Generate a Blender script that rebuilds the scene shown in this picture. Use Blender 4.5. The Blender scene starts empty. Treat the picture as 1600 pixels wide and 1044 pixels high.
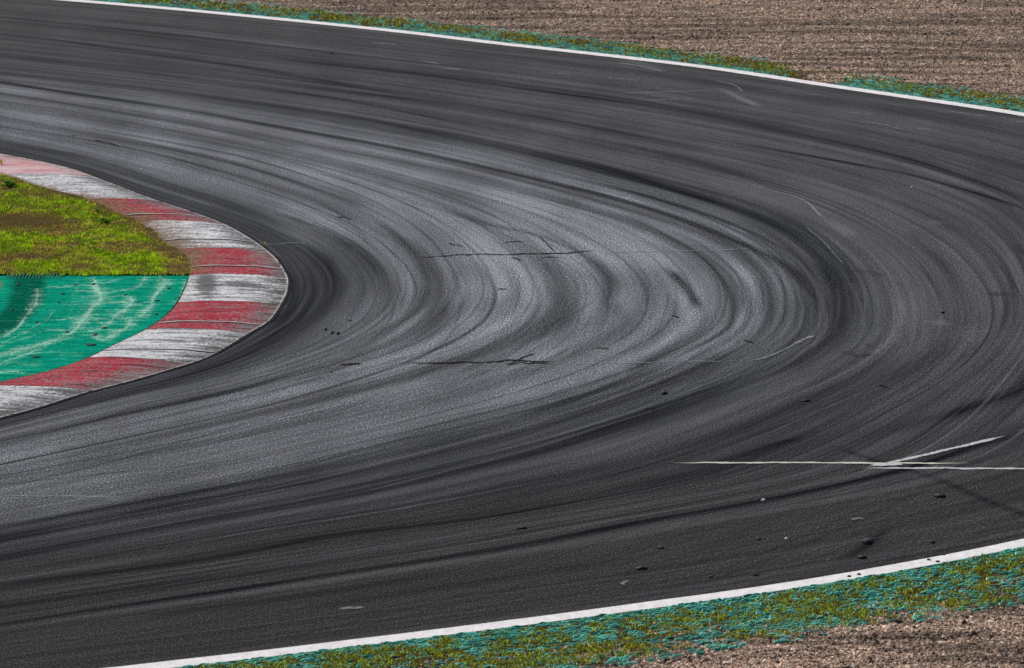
import bpy, math, random
import numpy as np
from mathutils import Vector

# ------------------------------------------------------------------ camera, sky, sun, exposure
S = bpy.context.scene
COL = S.collection
CAM_H = 14.0
FPX = 8500.0                       # focal length in photo pixels (1600 wide)
PITCH = math.atan2(522 + 1250, FPX)
cam_data = bpy.data.cameras.new('camera')
cam_data.sensor_width = 36.0
cam_data.lens = 36.0 * FPX / 1600.0
cam_data.clip_start = 1.0
cam_data.clip_end = 3000.0
cam_data.dof.use_dof = True
cam_data.dof.focus_distance = 69.0
cam_data.dof.aperture_fstop = 5.6
cam = bpy.data.objects.new('camera', cam_data)
COL.objects.link(cam)
cam.location = (0, 0, CAM_H)
cam.rotation_euler = (math.radians(90) - PITCH, 0, 0)
S.camera = cam

SUN_EL, SUN_AZ = 42.0, -38.0       # azimuth from +Y (view direction), negative is to the left
w = bpy.data.worlds.new('World'); S.world = w; w.use_nodes = True
nt = w.node_tree
sky = nt.nodes.new('ShaderNodeTexSky'); sky.sky_type = 'NISHITA'; sky.sun_disc = False
sky.sun_elevation = math.radians(SUN_EL); sky.sun_rotation = math.radians(SUN_AZ)
bg = nt.nodes['Background']; bg.inputs['Strength'].default_value = 0.085
nt.links.new(sky.outputs[0], bg.inputs['Color'])
sl = bpy.data.lights.new('sun', 'SUN'); sl.energy = 4.2; sl.angle = math.radians(0.5); sl.color = (1.0, 0.955, 0.88)
so = bpy.data.objects.new('sun', sl); COL.objects.link(so)
d = Vector((math.sin(math.radians(SUN_AZ)) * math.cos(math.radians(SUN_EL)),
            math.cos(math.radians(SUN_AZ)) * math.cos(math.radians(SUN_EL)), math.sin(math.radians(SUN_EL))))
so.rotation_euler = d.to_track_quat('Z', 'Y').to_euler()
so.location = (0, 60, 40)
S.view_settings.view_transform = 'Standard'
S.view_settings.look = 'None'
S.view_settings.exposure = 0.0
S.view_settings.gamma = 1.0
S.cycles.max_bounces = 6
S.cycles.transparent_max_bounces = 16

rng = np.random.default_rng(7)
random.seed(7)

# ------------------------------------------------------------------ helpers
def G(px, py, z=0.0):
    """a point of the ground seen at a pixel of the 1600 wide photograph -> metres"""
    px = np.asarray(px, float); py = np.asarray(py, float)
    dx = (px - 800) / FPX; dy = -(py - 522) / FPX
    cy = math.cos(PITCH) + dy * math.sin(PITCH)
    cz = -math.sin(PITCH) + dy * math.cos(PITCH)
    t = (CAM_H - z) / -cz
    return np.stack([dx * t, cy * t], -1)

def pxof(X, Y, z=0.0):
    """inverse of G: metres -> photo pixels (used to lay out wear that has a shape of its own)"""
    dz = z - CAM_H
    zc = Y * math.cos(PITCH) - dz * math.sin(PITCH)
    yc = Y * math.sin(PITCH) + dz * math.cos(PITCH)
    return 800 + FPX * X / zc, 522 - FPX * yc / zc

def gpts(pts, z=0.0):
    a = np.array(pts, float)
    return G(a[:, 0], a[:, 1], z)

def catmull(P, n_per=12):
    P = np.asarray(P, float)
    Q = np.vstack([2 * P[0] - P[1], P, 2 * P[-1] - P[-2]])
    out = []
    t = np.linspace(0, 1, n_per, endpoint=False)[:, None]
    for i in range(1, len(Q) - 2):
        p0, p1, p2, p3 = Q[i - 1], Q[i], Q[i + 1], Q[i + 2]
        out.append(.5 * (2 * p1 + (p2 - p0) * t + (2 * p0 - 5 * p1 + 4 * p2 - p3) * t * t + (3 * p1 - p0 - 3 * p2 + p3) * t ** 3))
    out.append(P[-1][None])
    return np.vstack(out)

def arclen(P):
    return np.concatenate([[0], np.cumsum(np.linalg.norm(np.diff(P, axis=0), axis=1))])

def resample(P, n):
    s = arclen(P); t = np.linspace(0, s[-1], n)
    return np.stack([np.interp(t, s, P[:, k]) for k in range(P.shape[1])], -1)

def smooth(P, it):
    P = P.copy()
    for _ in range(it):
        P[1:-1] = .25 * P[:-2] + .5 * P[1:-1] + .25 * P[2:]
    return P

_T = rng.random((256, 256))
def vnoise(x, y, seed=0):
    x = np.asarray(x, float) + seed * 17.31; y = np.asarray(y, float) + seed * 31.77
    xi = np.floor(x).astype(np.int64); yi = np.floor(y).astype(np.int64)
    fx = x - xi; fy = y - yi
    fx = fx * fx * (3 - 2 * fx); fy = fy * fy * (3 - 2 * fy)
    a = _T[xi & 255, yi & 255]; b = _T[(xi + 1) & 255, yi & 255]
    c = _T[xi & 255, (yi + 1) & 255]; e = _T[(xi + 1) & 255, (yi + 1) & 255]
    return (a * (1 - fx) + b * fx) * (1 - fy) + (c * (1 - fx) + e * fx) * fy

def fbm(x, y, seed=0, octs=4, gain=.5):
    r = 0; a = 1; t = 0
    for o in range(octs):
        r = r + a * vnoise(np.asarray(x) * 2 ** o, np.asarray(y) * 2 ** o, seed + o * 3); t += a; a *= gain
    return r / t

def sstep(a, b, x):
    t = np.clip((x - a) / (b - a), 0, 1)
    return t * t * (3 - 2 * t)

def link(name, me, mat=None, parent=None, kind=None, label=None, cat=None, group=None):
    o = bpy.data.objects.new(name, me); COL.objects.link(o)
    if mat: me.materials.append(mat)
    if parent: o.parent = parent
    if kind: o['kind'] = kind
    if label: o['label'] = label
    if cat: o['category'] = cat
    if group: o['group'] = group
    return o

def mesh_np(name, V, F, smooth_shade=True, attrs=None):
    """V (n,3), F (m,3 or 4) -> mesh"""
    me = bpy.data.meshes.new(name)
    V = np.ascontiguousarray(V, np.float32); F = np.ascontiguousarray(F, np.int32)
    n, k = F.shape
    me.vertices.add(len(V)); me.vertices.foreach_set('co', V.ravel())
    me.loops.add(n * k); me.loops.foreach_set('vertex_index', F.ravel())
    me.polygons.add(n)
    me.polygons.foreach_set('loop_start', np.arange(0, n * k, k, dtype=np.int32))
    me.polygons.foreach_set('loop_total', np.full(n, k, np.int32))
    me.polygons.foreach_set('use_smooth', np.full(n, smooth_shade, bool))
    for an, av in (attrs or {}).items():
        av = np.asarray(av, np.float32)
        if av.ndim == 1:
            a = me.attributes.new(an, 'FLOAT', 'POINT'); a.data.foreach_set('value', av)
        else:
            a = me.attributes.new(an, 'FLOAT_COLOR', 'POINT')
            if av.shape[1] == 3: av = np.hstack([av, np.ones((len(av), 1), np.float32)])
            a.data.foreach_set('color', av.ravel())
    me.update(calc_edges=True)
    return me

def grid_faces(nu, nv, flip=False):
    i = np.arange(nu - 1)[:, None] * nv + np.arange(nv - 1)[None]
    i = i.ravel()
    F = np.stack([i, i + nv, i + nv + 1, i + 1], -1)
    return F[:, ::-1] if flip else F

def ext_rows(V, *A, n=10, step=3.0):
    """carry a strip on, straight, past both of its ends (outside the picture)"""
    V = np.asarray(V)
    def more(a, b):
        dd = (a - b)[:, :2]; dd = dd.mean(0) / np.linalg.norm(dd.mean(0)) * .8 + .2 * dd / (np.linalg.norm(dd, axis=1)[:, None] + 1e-9)
        out = np.repeat(a[None], n, 0).copy()
        out[..., :2] += dd[None] * (step * np.arange(1, n + 1))[:, None, None]
        return out
    V2 = np.concatenate([more(V[0], V[6])[::-1], V, more(V[-1], V[-7])])
    A2 = [np.concatenate([np.repeat(a[:1], n, 0), a, np.repeat(a[-1:], n, 0)]) for a in A]
    return [V2] + A2

class MT:
    """small material builder"""
    def __init__(s, name, rough=.8, spec=.5):
        s.m = bpy.data.materials.new(name); s.m.use_nodes = True
        s.t = s.m.node_tree; s.b = s.t.nodes['Principled BSDF']
        s.b.inputs['Roughness'].default_value = rough
        s.b.inputs['Specular IOR Level'].default_value = spec
        s.geo = s.t.nodes.new('ShaderNodeNewGeometry')
    def n(s, typ, **kw):
        nd = s.t.nodes.new(typ)
        for k, v in kw.items(): setattr(nd, k, v)
        return nd
    def l(s, a, b): s.t.links.new(a, b)
    def attr(s, name, color=False):
        a = s.n('ShaderNodeAttribute', attribute_name=name)
        return a.outputs['Color' if color else 'Fac']
    def noise(s, scale, stretch=(1, 1, 1), detail=4, rough=.6, off=(0, 0, 0)):
        mp = s.n('ShaderNodeMapping'); mp.inputs['Scale'].default_value = stretch; mp.inputs['Location'].default_value = off
        s.l(s.geo.outputs['Position'], mp.inputs['Vector'])
        nz = s.n('ShaderNodeTexNoise'); nz.inputs['Scale'].default_value = scale
        nz.inputs['Detail'].default_value = detail; nz.inputs['Roughness'].default_value = rough
        s.l(mp.outputs[0], nz.inputs['Vector'])
        return nz.outputs['Fac']
    def vor(s, scale, stretch=(1, 1, 1), out='Color'):
        mp = s.n('ShaderNodeMapping'); mp.inputs['Scale'].default_value = stretch
        s.l(s.geo.outputs['Position'], mp.inputs['Vector'])
        v = s.n('ShaderNodeTexVoronoi'); v.inputs['Scale'].default_value = scale
        s.l(mp.outputs[0], v.inputs['Vector'])
        return v.outputs[out]
    def ramp(s, fac, stops):
        r = s.n('ShaderNodeValToRGB'); e = r.color_ramp.elements
        while len(e) < len(stops): e.new(.5)
        for k, (p, c) in enumerate(stops):
            e[k].position = p
            e[k].color = (c, c, c, 1) if isinstance(c, (int, float)) else (*c, 1)
        s.l(fac, r.inputs[0]); return r.outputs[0]
    def mix(s, fac, a, b, mode='MIX'):
        m = s.n('ShaderNodeMix', data_type='RGBA', blend_type=mode)
        for sock, v in ((m.inputs[0], fac), (m.inputs[6], a), (m.inputs[7], b)):
            if isinstance(v, (int, float)): sock.default_value = v
            elif isinstance(v, tuple): sock.default_value = (*v, 1)
            else: s.l(v, sock)
        return m.outputs[2]
    def math(s, op, a, b=0.0, clamp=False):
        m = s.n('ShaderNodeMath', operation=op, use_clamp=clamp)
        for sock, v in ((m.inputs[0], a), (m.inputs[1], b)):
            if isinstance(v, (int, float)): sock.default_value = v
            else: s.l(v, sock)
        return m.outputs[0]
    def bump(s, h, dist=.01, strength=1.0):
        b = s.n('ShaderNodeBump'); b.inputs['Distance'].default_value = dist; b.inputs['Strength'].default_value = strength
        s.l(h, b.inputs['Height']); s.l(b.outputs[0], s.b.inputs['Normal'])
    def color(s, c):
        if isinstance(c, tuple): s.b.inputs['Base Color'].default_value = (*c, 1)
        else: s.l(c, s.b.inputs['Base Color'])
    def alpha(s, a): s.l(a, s.b.inputs['Alpha'])

# ------------------------------------------------------------------ guide curves (racing lines) traced over the tarmac
GUIDES = [
 # edge of the kerb
 [(-420,178),(-200,206),(-60,231),(0,241),(101,262),(170,286),(236,311),(300,332),(350,351),(385,370),(413,389),(432,406),(443,422),(450,437),(449,455),(441,473),(422,501),(392,520),(329,557),(274,576),(202,597),(126,617),(60,638),(0,654),(-60,669),(-200,702),(-420,750)],
 [(-420,164),(-200,193),(-60,217),(0,228),(120,256),(240,294),(330,321),(400,345),(460,370),(500,393),(530,420),(541,445),(537,467),(514,498),(460,532),(400,558),(350,576),(280,596),(200,613),(80,641),(0,661),(-60,676),(-200,709),(-420,758)],
 [(-420,110),(-200,140),(0,171),(100,188),(240,213),(350,234),(440,256),(560,296),(624,326),(672,358),(712,400),(734,442),(731,472),(704,506),(650,540),(560,571),(480,593),(400,613),(280,638),(200,655),(0,698),(-200,740),(-420,786)],
 [(-420,90),(-200,118),(0,146),(240,184),(440,222),(640,260),(740,283),(860,312),(960,340),(1008,358),(1080,392),(1120,420),(1140,446),(1147,478),(1138,508),(1108,534),(1060,558),(1000,586),(930,612),(860,634),(700,676),(500,726),(360,756),(240,778),(0,822),(-200,858),(-420,898)],
 [(-420,70),(-200,92),(0,114),(240,141),(440,168),(620,197),(740,220),(860,247),(960,272),(1080,302),(1160,326),(1240,360),(1288,400),(1313,442),(1321,486),(1309,524),(1240,572),(1140,612),(980,668),(860,704),(740,732),(620,760),(480,788),(360,808),(0,872),(-200,907),(-420,945)],
 [(-420,48),(-200,68),(0,91),(240,118),(500,152),(640,174),(820,205),(960,234),(1100,262),(1240,295),(1350,335),(1440,388),(1490,440),(1512,490),(1497,540),(1440,592),(1350,640),(1250,688),(1140,730),(1040,756),(940,776),(760,808),(640,826),(500,846),(320,874),(0,922),(-200,952),(-420,988)],
 [(-420,0),(-200,20),(0,42),(240,68),(500,100),(660,118),(820,139),(980,161),(1200,199),(1320,225),(1420,248),(1520,278),(1600,309),(1660,360),(1692,430),(1690,500),(1655,570),(1600,640),(1520,700),(1420,735),(1300,762),(1160,789),(980,820),(820,850),(640,879),(500,901),(400,917),(160,953),(0,977),(-200,1005),(-420,1036)],
 # centre of the outer white line
 [(-420,-46),(-200,-26),(0,-8),(101,0),(300,17),(600,47),(777,68),(940,86),(1100,105),(1200,119.7),(1308,136),(1438,155),(1600,179.5),(1760,211),(1900,252),(2010,310),(2090,385),(2128,480),(2125,570),(2070,660),(1960,736),(1800,800),(1600,849),(1300,905.5),(1000,948.5),(760,980),(500,1012),(250,1041),(0,1068),(-200,1090),(-420,1112)],
]
NU = 820
NUH = NU // 2
def prep(pts):
    P = catmull(gpts(pts), 14)
    P = resample(P, 900); P = smooth(P, 30)
    k = int(np.argmax(P[:, 0]))
    return np.vstack([resample(P[:k + 1], NUH + 1)[:-1], resample(P[k:], NU - NUH)])
GC = np.array([prep(g) for g in GUIDES])        # (8, NU, 2)
for _ in range(10):                              # soften the start of each half
    GC[:, 1:-1] = .25 * GC[:, :-2] + .5 * GC[:, 1:-1] + .25 * GC[:, 2:]
tan7 = np.gradient(GC[7], axis=0); tan7 /= np.linalg.norm(tan7, axis=1)[:, None]
NOR7 = np.stack([-tan7[:, 1], tan7[:, 0]], -1)   # outward of the bend
if np.mean(NOR7[NUH - 5:NUH + 5, 0]) < 0: NOR7 = -NOR7
tan0 = np.gradient(GC[0], axis=0); tan0 /= np.linalg.norm(tan0, axis=1)[:, None]
NOR0 = np.stack([-tan0[:, 1], tan0[:, 0]], -1)
if np.mean(NOR0[NUH - 5:NUH + 5, 0]) < 0: NOR0 = -NOR0
CTRL = np.concatenate([(GC[0] - .12 * NOR0)[None], GC, (GC[7] + .16 * NOR7)[None]])     # v = -1 .. 8
APX = [.12] + [float(np.linalg.norm(GC[i + 1, NUH] - GC[i, NUH])) for i in range(7)] + [.16]
rows_v = []
for i, wd in enumerate(APX):
    n = max(6, int(wd / .0155))
    rows_v += list(i + np.linspace(0, 1, n, endpoint=False))
rows_v.append(9.0)
rows_v = np.array(rows_v); NV = len(rows_v)
def across(vq):
    """monotone-ish interpolation of the control curves in v"""
    C = np.concatenate([(2 * CTRL[0] - CTRL[1])[None], CTRL, (2 * CTRL[-1] - CTRL[-2])[None]])
    i = np.clip(np.floor(vq).astype(int), 0, len(CTRL) - 2); t = (vq - i)[:, None, None]
    p0, p1, p2, p3 = C[i], C[i + 1], C[i + 2], C[i + 3]
    # limit tangents by neighbouring gaps so that thin gaps do not overshoot
    d01 = np.linalg.norm(p1 - p0, axis=-1, keepdims=True); d12 = np.linalg.norm(p2 - p1, axis=-1, keepdims=True); d23 = np.linalg.norm(p3 - p2, axis=-1, keepdims=True)
    m1 = .5 * ((p1 - p0) * d12 / (d01 + 1e-6) + (p2 - p1)) ; m2 = .5 * ((p2 - p1) + (p3 - p2) * d12 / (d23 + 1e-6))
    h = t * t * (3 - 2 * t)
    return p1 * (1 - h) + p2 * h + m1 * (t ** 3 - 2 * t ** 2 + t) + m2 * (t ** 3 - t ** 2)
XY = across(rows_v).transpose(1, 0, 2)           # (NU, NV, 2)
Vv = np.broadcast_to((rows_v - 1)[None], (NU, NV))
SU = np.concatenate([[0], np.cumsum(np.linalg.norm(np.diff(XY[:, NV // 2], axis=0), axis=1))])
Uu = np.broadcast_to(SU[:, None], (NU, NV))
cross = np.concatenate([np.zeros((NU, 1)), np.cumsum(np.linalg.norm(np.diff(XY, axis=1), axis=2), axis=1)], 1)
APEXM = np.broadcast_to(np.interp(rows_v, np.arange(len(APX) + 1), np.concatenate([[0], np.cumsum(APX)]))[None], (NU, NV))
X = XY[..., 0]; Y = XY[..., 1]
PX, PY = pxof(X, Y)

dark = np.zeros((NU, NV)); pale = np.zeros((NU, NV))
def band(pts, width, strength, fade=(.22, .22), target=None, rag=.62, seed=0, px=True, soft=1.5, twin=0):
    """rubber laid down along a traced path"""
    global dark, pale
    pts = [tuple(p) for p in pts]
    if -100 <= pts[-1][0] <= 5:
        (xa, ya), (xb, yb) = pts[-2:]; k_ = 170 / math.hypot(xb - xa, yb - ya); pts.append((xb + (xb - xa) * k_, yb + (yb - ya) * k_))
    if -100 <= pts[0][0] <= 5:
        (xb, yb), (xa, ya) = pts[:2]; k_ = 170 / math.hypot(xb - xa, yb - ya); pts.insert(0, (xb + (xb - xa) * k_, yb + (yb - ya) * k_))
    P = catmull(gpts(pts), 8) if px else np.asarray(pts)
    P = smooth(resample(P, 90), 6)
    s = arclen(P); L = s[-1]
    best = np.full(dark.shape, 9.9); bs = np.zeros(dark.shape); sd = np.zeros(dark.shape)
    R = width * 2.2 + abs(twin)
    for i in range(len(P) - 1):
        a, b = P[i], P[i + 1]
        x0, x1 = min(a[0], b[0]) - R, max(a[0], b[0]) + R; y0, y1 = min(a[1], b[1]) - R, max(a[1], b[1]) + R
        idx = np.nonzero((X > x0) & (X < x1) & (Y > y0) & (Y < y1))
        if not len(idx[0]): continue
        q = np.stack([X[idx], Y[idx]], -1) - a; ab = b - a; l2 = float(ab @ ab)
        t = np.clip((q @ ab) / l2, 0, 1); dd = q - t[:, None] * ab
        dist = np.linalg.norm(dd, axis=1); sg = np.sign(ab[0] * q[:, 1] - ab[1] * q[:, 0])
        up = dist < best[idx]
        ii = (idx[0][up], idx[1][up])
        best[ii] = dist[up]; bs[ii] = s[i] + t[up] * math.sqrt(l2); sd[ii] = sg[up] * dist[up]
    m = best < R
    u = bs[m] / L; dd = sd[m]
    env = sstep(0, fade[0], u) * sstep(0, fade[1], 1 - u)
    wd = width * (.85 + .3 * vnoise(bs[m] * .35, dd * 0, seed + 5))
    dd = dd + width * .25 * (vnoise(bs[m] * .25, dd * 0, seed + 9) - .5)
    prof = 1 - sstep(.5 - .5 * soft * .6, .5 + .30 * soft, np.abs(dd) / wd)
    st = fbm(dd * 28 / max(.5, width * 4), bs[m] * .4, seed, 3)
    val = strength * env * prof * (1 - rag + 2 * rag * st) * (.75 + .5 * vnoise(bs[m] * .8, dd * 3, seed + 2))
    if target == 'pale': pale[m] = np.maximum(pale[m], val)
    else: dark[m] = 1 - (1 - dark[m]) * (1 - np.clip(val * 1.25, 0, .95))

g = lambda i, a=0, b=None: GUIDES[i][a:b]
# the strong outer arc and its companions
band(g(4, 2, 22), .34, .62, seed=1, fade=(.3, .15))
band([(760,214),(880,244),(985,275),(1080,306),(1160,336),(1228,374),(1272,412),(1296,448),(1304,486),(1290,524)], .26, .5, seed=2)
band([(860,240),(960,262),(1080,292),(1170,318),(1250,352),(1300,392),(1326,440),(1330,490),(1316,530)], .2, .5, seed=21)
band([(0,128),(100,144),(240,164),(340,180),(440,200),(540,217),(640,236),(740,258),(860,286),(960,311),(1040,334),(1120,364),(1200,400),(1240,424),(1272,456),(1288,480),(1290,502),(1278,526)], .2, .78, seed=3, fade=(.05, .1))
band([(560,222),(640,240),(740,264),(860,295),(960,322),(1040,346),(1110,372),(1180,404)], .16, .5, seed=4)
band([(880,272),(960,292),(1050,318),(1130,346),(1210,384),(1260,420),(1290,462)], .26, .55, seed=5, fade=(.2, .2))
band([(1230,372),(1270,406),(1300,446),(1312,490),(1300,530),(1270,552)], .34, .35, seed=61, fade=(.3, .3))
# crumb line and inner arcs
band([(960,330),(1008,352),(1060,378),(1100,404),(1125,430),(1142,458),(1147,482),(1140,508),(1112,530),(1060,556),(1000,586)], .09, .75, seed=6, rag=.6)
band([(1060,556),(1000,586),(930,612),(860,634),(760,660)], .3, .45, seed=62)
band([(1036,414),(1052,430),(1070,448),(1084,468),(1096,492)], .15, 0.64, seed=7, fade=(.25, .25))
band([(1096,470),(1098,500),(1078,528),(1030,556),(960,585)], .32, 0.35, seed=8, fade=(.3, .2))
band([(800,372),(840,398),(876,426),(898,458),(894,490),(862,520),(780,560)], .22, 0.31, seed=9, fade=(.3, .3))
band([(640,308),(700,328),(770,352),(840,366),(896,388),(932,412),(955,440),(950,470),(930,500)], .16, 0.44, seed=10, fade=(.2, .2))
band([(918,400),(940,416),(956,440),(952,462)], .26, 0.30, seed=11, fade=(.3, .3))
band([(740,404),(762,430),(774,458),(766,488),(738,516),(660,556),(560,592),(400,638),(200,683),(0,726)], .065, .7, seed=12, fade=(.2, .05))
band([(726,396),(748,424),(754,450),(744,480)], .26, 0.27, seed=13, fade=(.3, .3))
band([(560,326),(600,352),(640,392),(662,430),(664,462),(640,496),(590,526),(520,560)], .12, .5, seed=14)
band([(600,356),(650,392),(676,424),(686,452),(672,478)], .1, .45, seed=15)
band([(500,350),(560,388),(600,428),(604,458),(580,498)], .2, 0.29, seed=16, fade=(.3, .3))
band([(420,330),(470,346),(520,366),(560,398)], .14, .4, seed=17)
band([(470,370),(510,404),(524,436),(520,468),(490,506),(430,546),(330,586)], .2, 0.44, seed=18)
band([(455,396),(476,430),(478,458),(462,492),(420,530),(360,560),(260,592)], .3, .6, seed=19, fade=(.3, .1))
band([(416,388),(448,412),(462,440),(460,470),(440,498),(400,524)], .12, .6, seed=20)
band([(0,663),(80,643),(200,614),(280,593),(360,566),(430,527)], .2, .85, seed=22, fade=(.02, .3))
band([(0,694),(100,672),(240,640),(400,600),(520,560)], .16, .5, seed=63)
band([(20,700),(100,684),(240,655),(420,612),(560,570)], .1, .4, seed=64)
band([(320,608),(480,560),(620,505),(690,455)], .12, .4, seed=65)
band([(640,700),(820,652),(960,600),(1050,545)], .12, .35, seed=66)
# lower dark bands
band([(1200,524),(1140,556),(1020,606),(900,650),(800,682),(700,708),(580,736),(500,752),(360,776),(240,796),(0,842)], .34, .66, seed=23, fade=(.15, .02))
band([(900,640),(780,672),(640,706),(500,734),(300,770),(100,806),(-60,832)], .15, .5, seed=24)
band([(1180,600),(1140,612),(980,668),(860,704),(740,732),(620,760),(480,788),(360,808),(0,872),(-100,888)], .24, .75, seed=25, fade=(.2, .02))
band([(1160,584),(1040,634),(900,682),(760,716),(600,750),(400,790)], .1, .4, seed=26)
band([(1130,738),(1040,758),(940,776),(760,808),(640,823),(500,840),(320,876),(0,914),(-100,926)], .12, .6, seed=27, fade=(.3, .02))
band([(1330,650),(1240,690),(1140,726),(1040,752),(900,780)], .4, .35, seed=28, fade=(.3, .3))
band([(1600,676),(1520,700),(1420,733),(1300,761),(1160,789),(960,824),(820,852),(640,880),(500,901),(400,917),(160,952),(-60,986)], .17, .75, seed=29, fade=(.03, .02))
band([(1640,652),(1560,684),(1470,712),(1380,738)], .32, .4, seed=30, fade=(.2, .3))
band([(1600,700),(1480,734),(1300,772)], .1, .35, seed=67)
band([(1660,560),(1600,606),(1500,644),(1400,672),(1300,696)], .36, .6, seed=31, fade=(.2, .4))
band([(640,856),(480,882),(300,908),(100,935),(-60,956)], .16, .55, seed=32, fade=(.4, .05))
band([(760,884),(600,912),(420,938),(200,966)], .16, .4, seed=33, fade=(.3, .1))
band([(1000,870),(840,894),(640,926),(440,955)], .24, .3, seed=34)
band([(300,868),(120,894),(-60,920)], .14, .5, seed=35, fade=(.4, .02))
band([(1500,520),(1450,560),(1370,600),(1280,640),(1180,672),(1040,700)], .45, .35, seed=36, fade=(.3, .3))
band([(1240,548),(1160,592),(1060,628),(940,668)], .3, .35, seed=68, fade=(.3, .3))
# upper bands
band([(300,76),(500,100),(660,117),(820,139),(960,158),(1080,176),(1200,200),(1320,226),(1420,248),(1520,280),(1620,320)], .2, .55, seed=37, fade=(.2, .05))
band([(1060,208),(1200,232),(1312,252),(1400,268),(1480,288),(1600,326),(1660,360)], .14, .7, seed=38, fade=(.3, .1))
band([(440,130),(580,148),(700,161),(820,180),(940,202),(1060,226),(1180,252)], .22, .55, seed=39, fade=(.2, .3))
band([(0,52),(100,64),(240,84),(400,108),(560,136),(700,164)], .22, .45, seed=40)
band([(0,88),(120,100),(260,118),(420,138),(560,160),(720,192),(860,224)], .2, .45, seed=41)
band([(820,196),(960,224),(1100,256),(1220,296),(1300,340)], .24, .35, seed=42, fade=(.3, .3))
band([(0,146),(140,168),(300,196),(440,226),(560,256)], .1, .55, seed=43, fade=(.02, .3))
band([(0,158),(100,172),(240,198),(400,228),(560,262)], .06, .5, seed=44, fade=(.02, .3))
band([(0,198),(120,216),(240,240),(360,272),(480,312)], .12, .45, seed=45, fade=(.02, .3))
band([(0,222),(140,250),(260,288),(360,322),(430,356),(480,400)], .3, .5, seed=46, fade=(.02, .3))
band([(1400,350),(1460,400),(1495,450),(1512,500)], .25, .3, seed=47, fade=(.4, .4))
band([(1560,360),(1600,400),(1640,460)], .3, .4, seed=69, fade=(.4, .4))
band([(1350,540),(1365,540)], .2, .5, seed=70, fade=(.4, .4))
# marks that cross the line of the bend
band([(1040,730),(1100,726),(1150,716),(1210,696),(1262,684)], .16, .6, seed=48, fade=(.3, .1))
band([(1280,690),(1330,707),(1380,724),(1440,740),(1500,764),(1560,790),(1640,816)], .13, .6, seed=49, fade=(.2, .05))
band([(1290,884),(1335,864),(1372,838),(1400,820)], .16, .5, seed=50, fade=(.3, .3))
band([(1310,546),(1340,556),(1376,552)], .14, .55, seed=51, fade=(.3, .3))
band([(1330,420),(1360,426),(1385,434)], .2, .4, seed=52, fade=(.4, .4))
band([(1556,455),(1570,464)], .25, .4, seed=53, fade=(.4, .4))
# many light passes of single tyres, each following the bend with a little drift
for k in range(900):
    va = rng.uniform(0.15, 7.0) if k % 3 else rng.uniform(.3, 4.2)
    drift = rng.normal(0, .22)
    uc = rng.uniform(.05, .95); ul = rng.uniform(.06, .3)
    u0, u1 = max(0, uc - ul), min(1, uc + ul)
    i0, i1 = int(u0 * (NU - 1)), int(u1 * (NU - 1))
    ii = np.arange(i0, i1)
    vv = va + drift * ((ii - i0) / (i1 - i0) - .5)
    vc = np.clip(np.searchsorted(rows_v - 1, vv), 1, NV - 2)
    wd = rng.choice([.03, .05, .1, .2, .3], p=[.22, .26, .22, .18, .12]) * rng.uniform(.7, 1.3)
    # fractional centre in metres across this column
    cm = np.array([np.interp(v, rows_v - 1, cross[i]) for v, i in zip(vv, ii)])
    dd = (cross[ii] - cm[:, None]) / wd
    t = (ii - i0) / (i1 - i0)
    env = sstep(0, .35, t) * sstep(0, .35, 1 - t)
    prof = np.exp(-(dd * 1.6) ** 4)
    st = .6 + .8 * vnoise(cross[ii] * 40, SU[ii][:, None] * .5 + 0 * cross[ii], k)
    val = rng.uniform(.10, .42) * (1.3 if wd < .08 else .8) * env[:, None] * prof * st
    if rng.random() < .3: pale[ii] = np.maximum(pale[ii], val * .8)
    else: dark[ii] = 1 - (1 - dark[ii]) * (1 - np.clip(val, 0, .8))

for k in range(70):
    va = rng.uniform(.7, 4.3); ul = rng.uniform(.04, .10); uc = .5 + rng.normal(0, .05)
    i0, i1 = int(max(0, uc - ul) * (NU - 1)), int(min(1, uc + ul) * (NU - 1)); ii = np.arange(i0, i1)
    t = (ii - i0) / (i1 - i0); vv = va + rng.normal(0, .12) * (t - .5) - .25 * (t - .5) ** 2
    wd = rng.uniform(.06, .24)
    cm = np.array([np.interp(v, rows_v - 1, cross[i]) for v, i in zip(vv, ii)])
    dd = (cross[ii] - cm[:, None]) / wd
    env = sstep(0, .4, t) * sstep(0, .4, 1 - t)
    # sharp on one side, feathered on the other, as a sliding tyre leaves it
    prof = np.where(dd > 0, np.exp(-(dd * 2.6) ** 2), np.exp(-(dd * 1.0) ** 2))
    st = .55 + .9 * vnoise(cross[ii] * 44, SU[ii][:, None] * .6 + 0 * cross[ii], k + 900)
    dark[ii] = 1 - (1 - dark[ii]) * (1 - np.clip(rng.uniform(.18, .48) * env[:, None] * prof * st, 0, .8))

# pale smears of dust and scraped aggregate
def smear(pts, width, st, seed): band(pts, width, st, (.3, .3), 'pale', .6, seed)
smear([(1112,134),(1132,142),(1160,155),(1200,173)], .14, .85, 81)
smear([(1284,334),(1306,350),(1322,360),(1344,376)], .22, .6, 82)
smear([(1446,505),(1488,503)], .3, .6, 83)
smear([(960,92),(1000,100),(1044,115)], .2, .4, 84)
smear([(1440,345),(1470,352)], .3, .35, 85)
smear([(80,772),(150,776),(216,779)], .16, .45, 86)
smear([(520,568),(600,569)], .3, .4, 87)
smear([(440,256),(470,263),(498,271)], .14, .45, 88)

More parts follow.
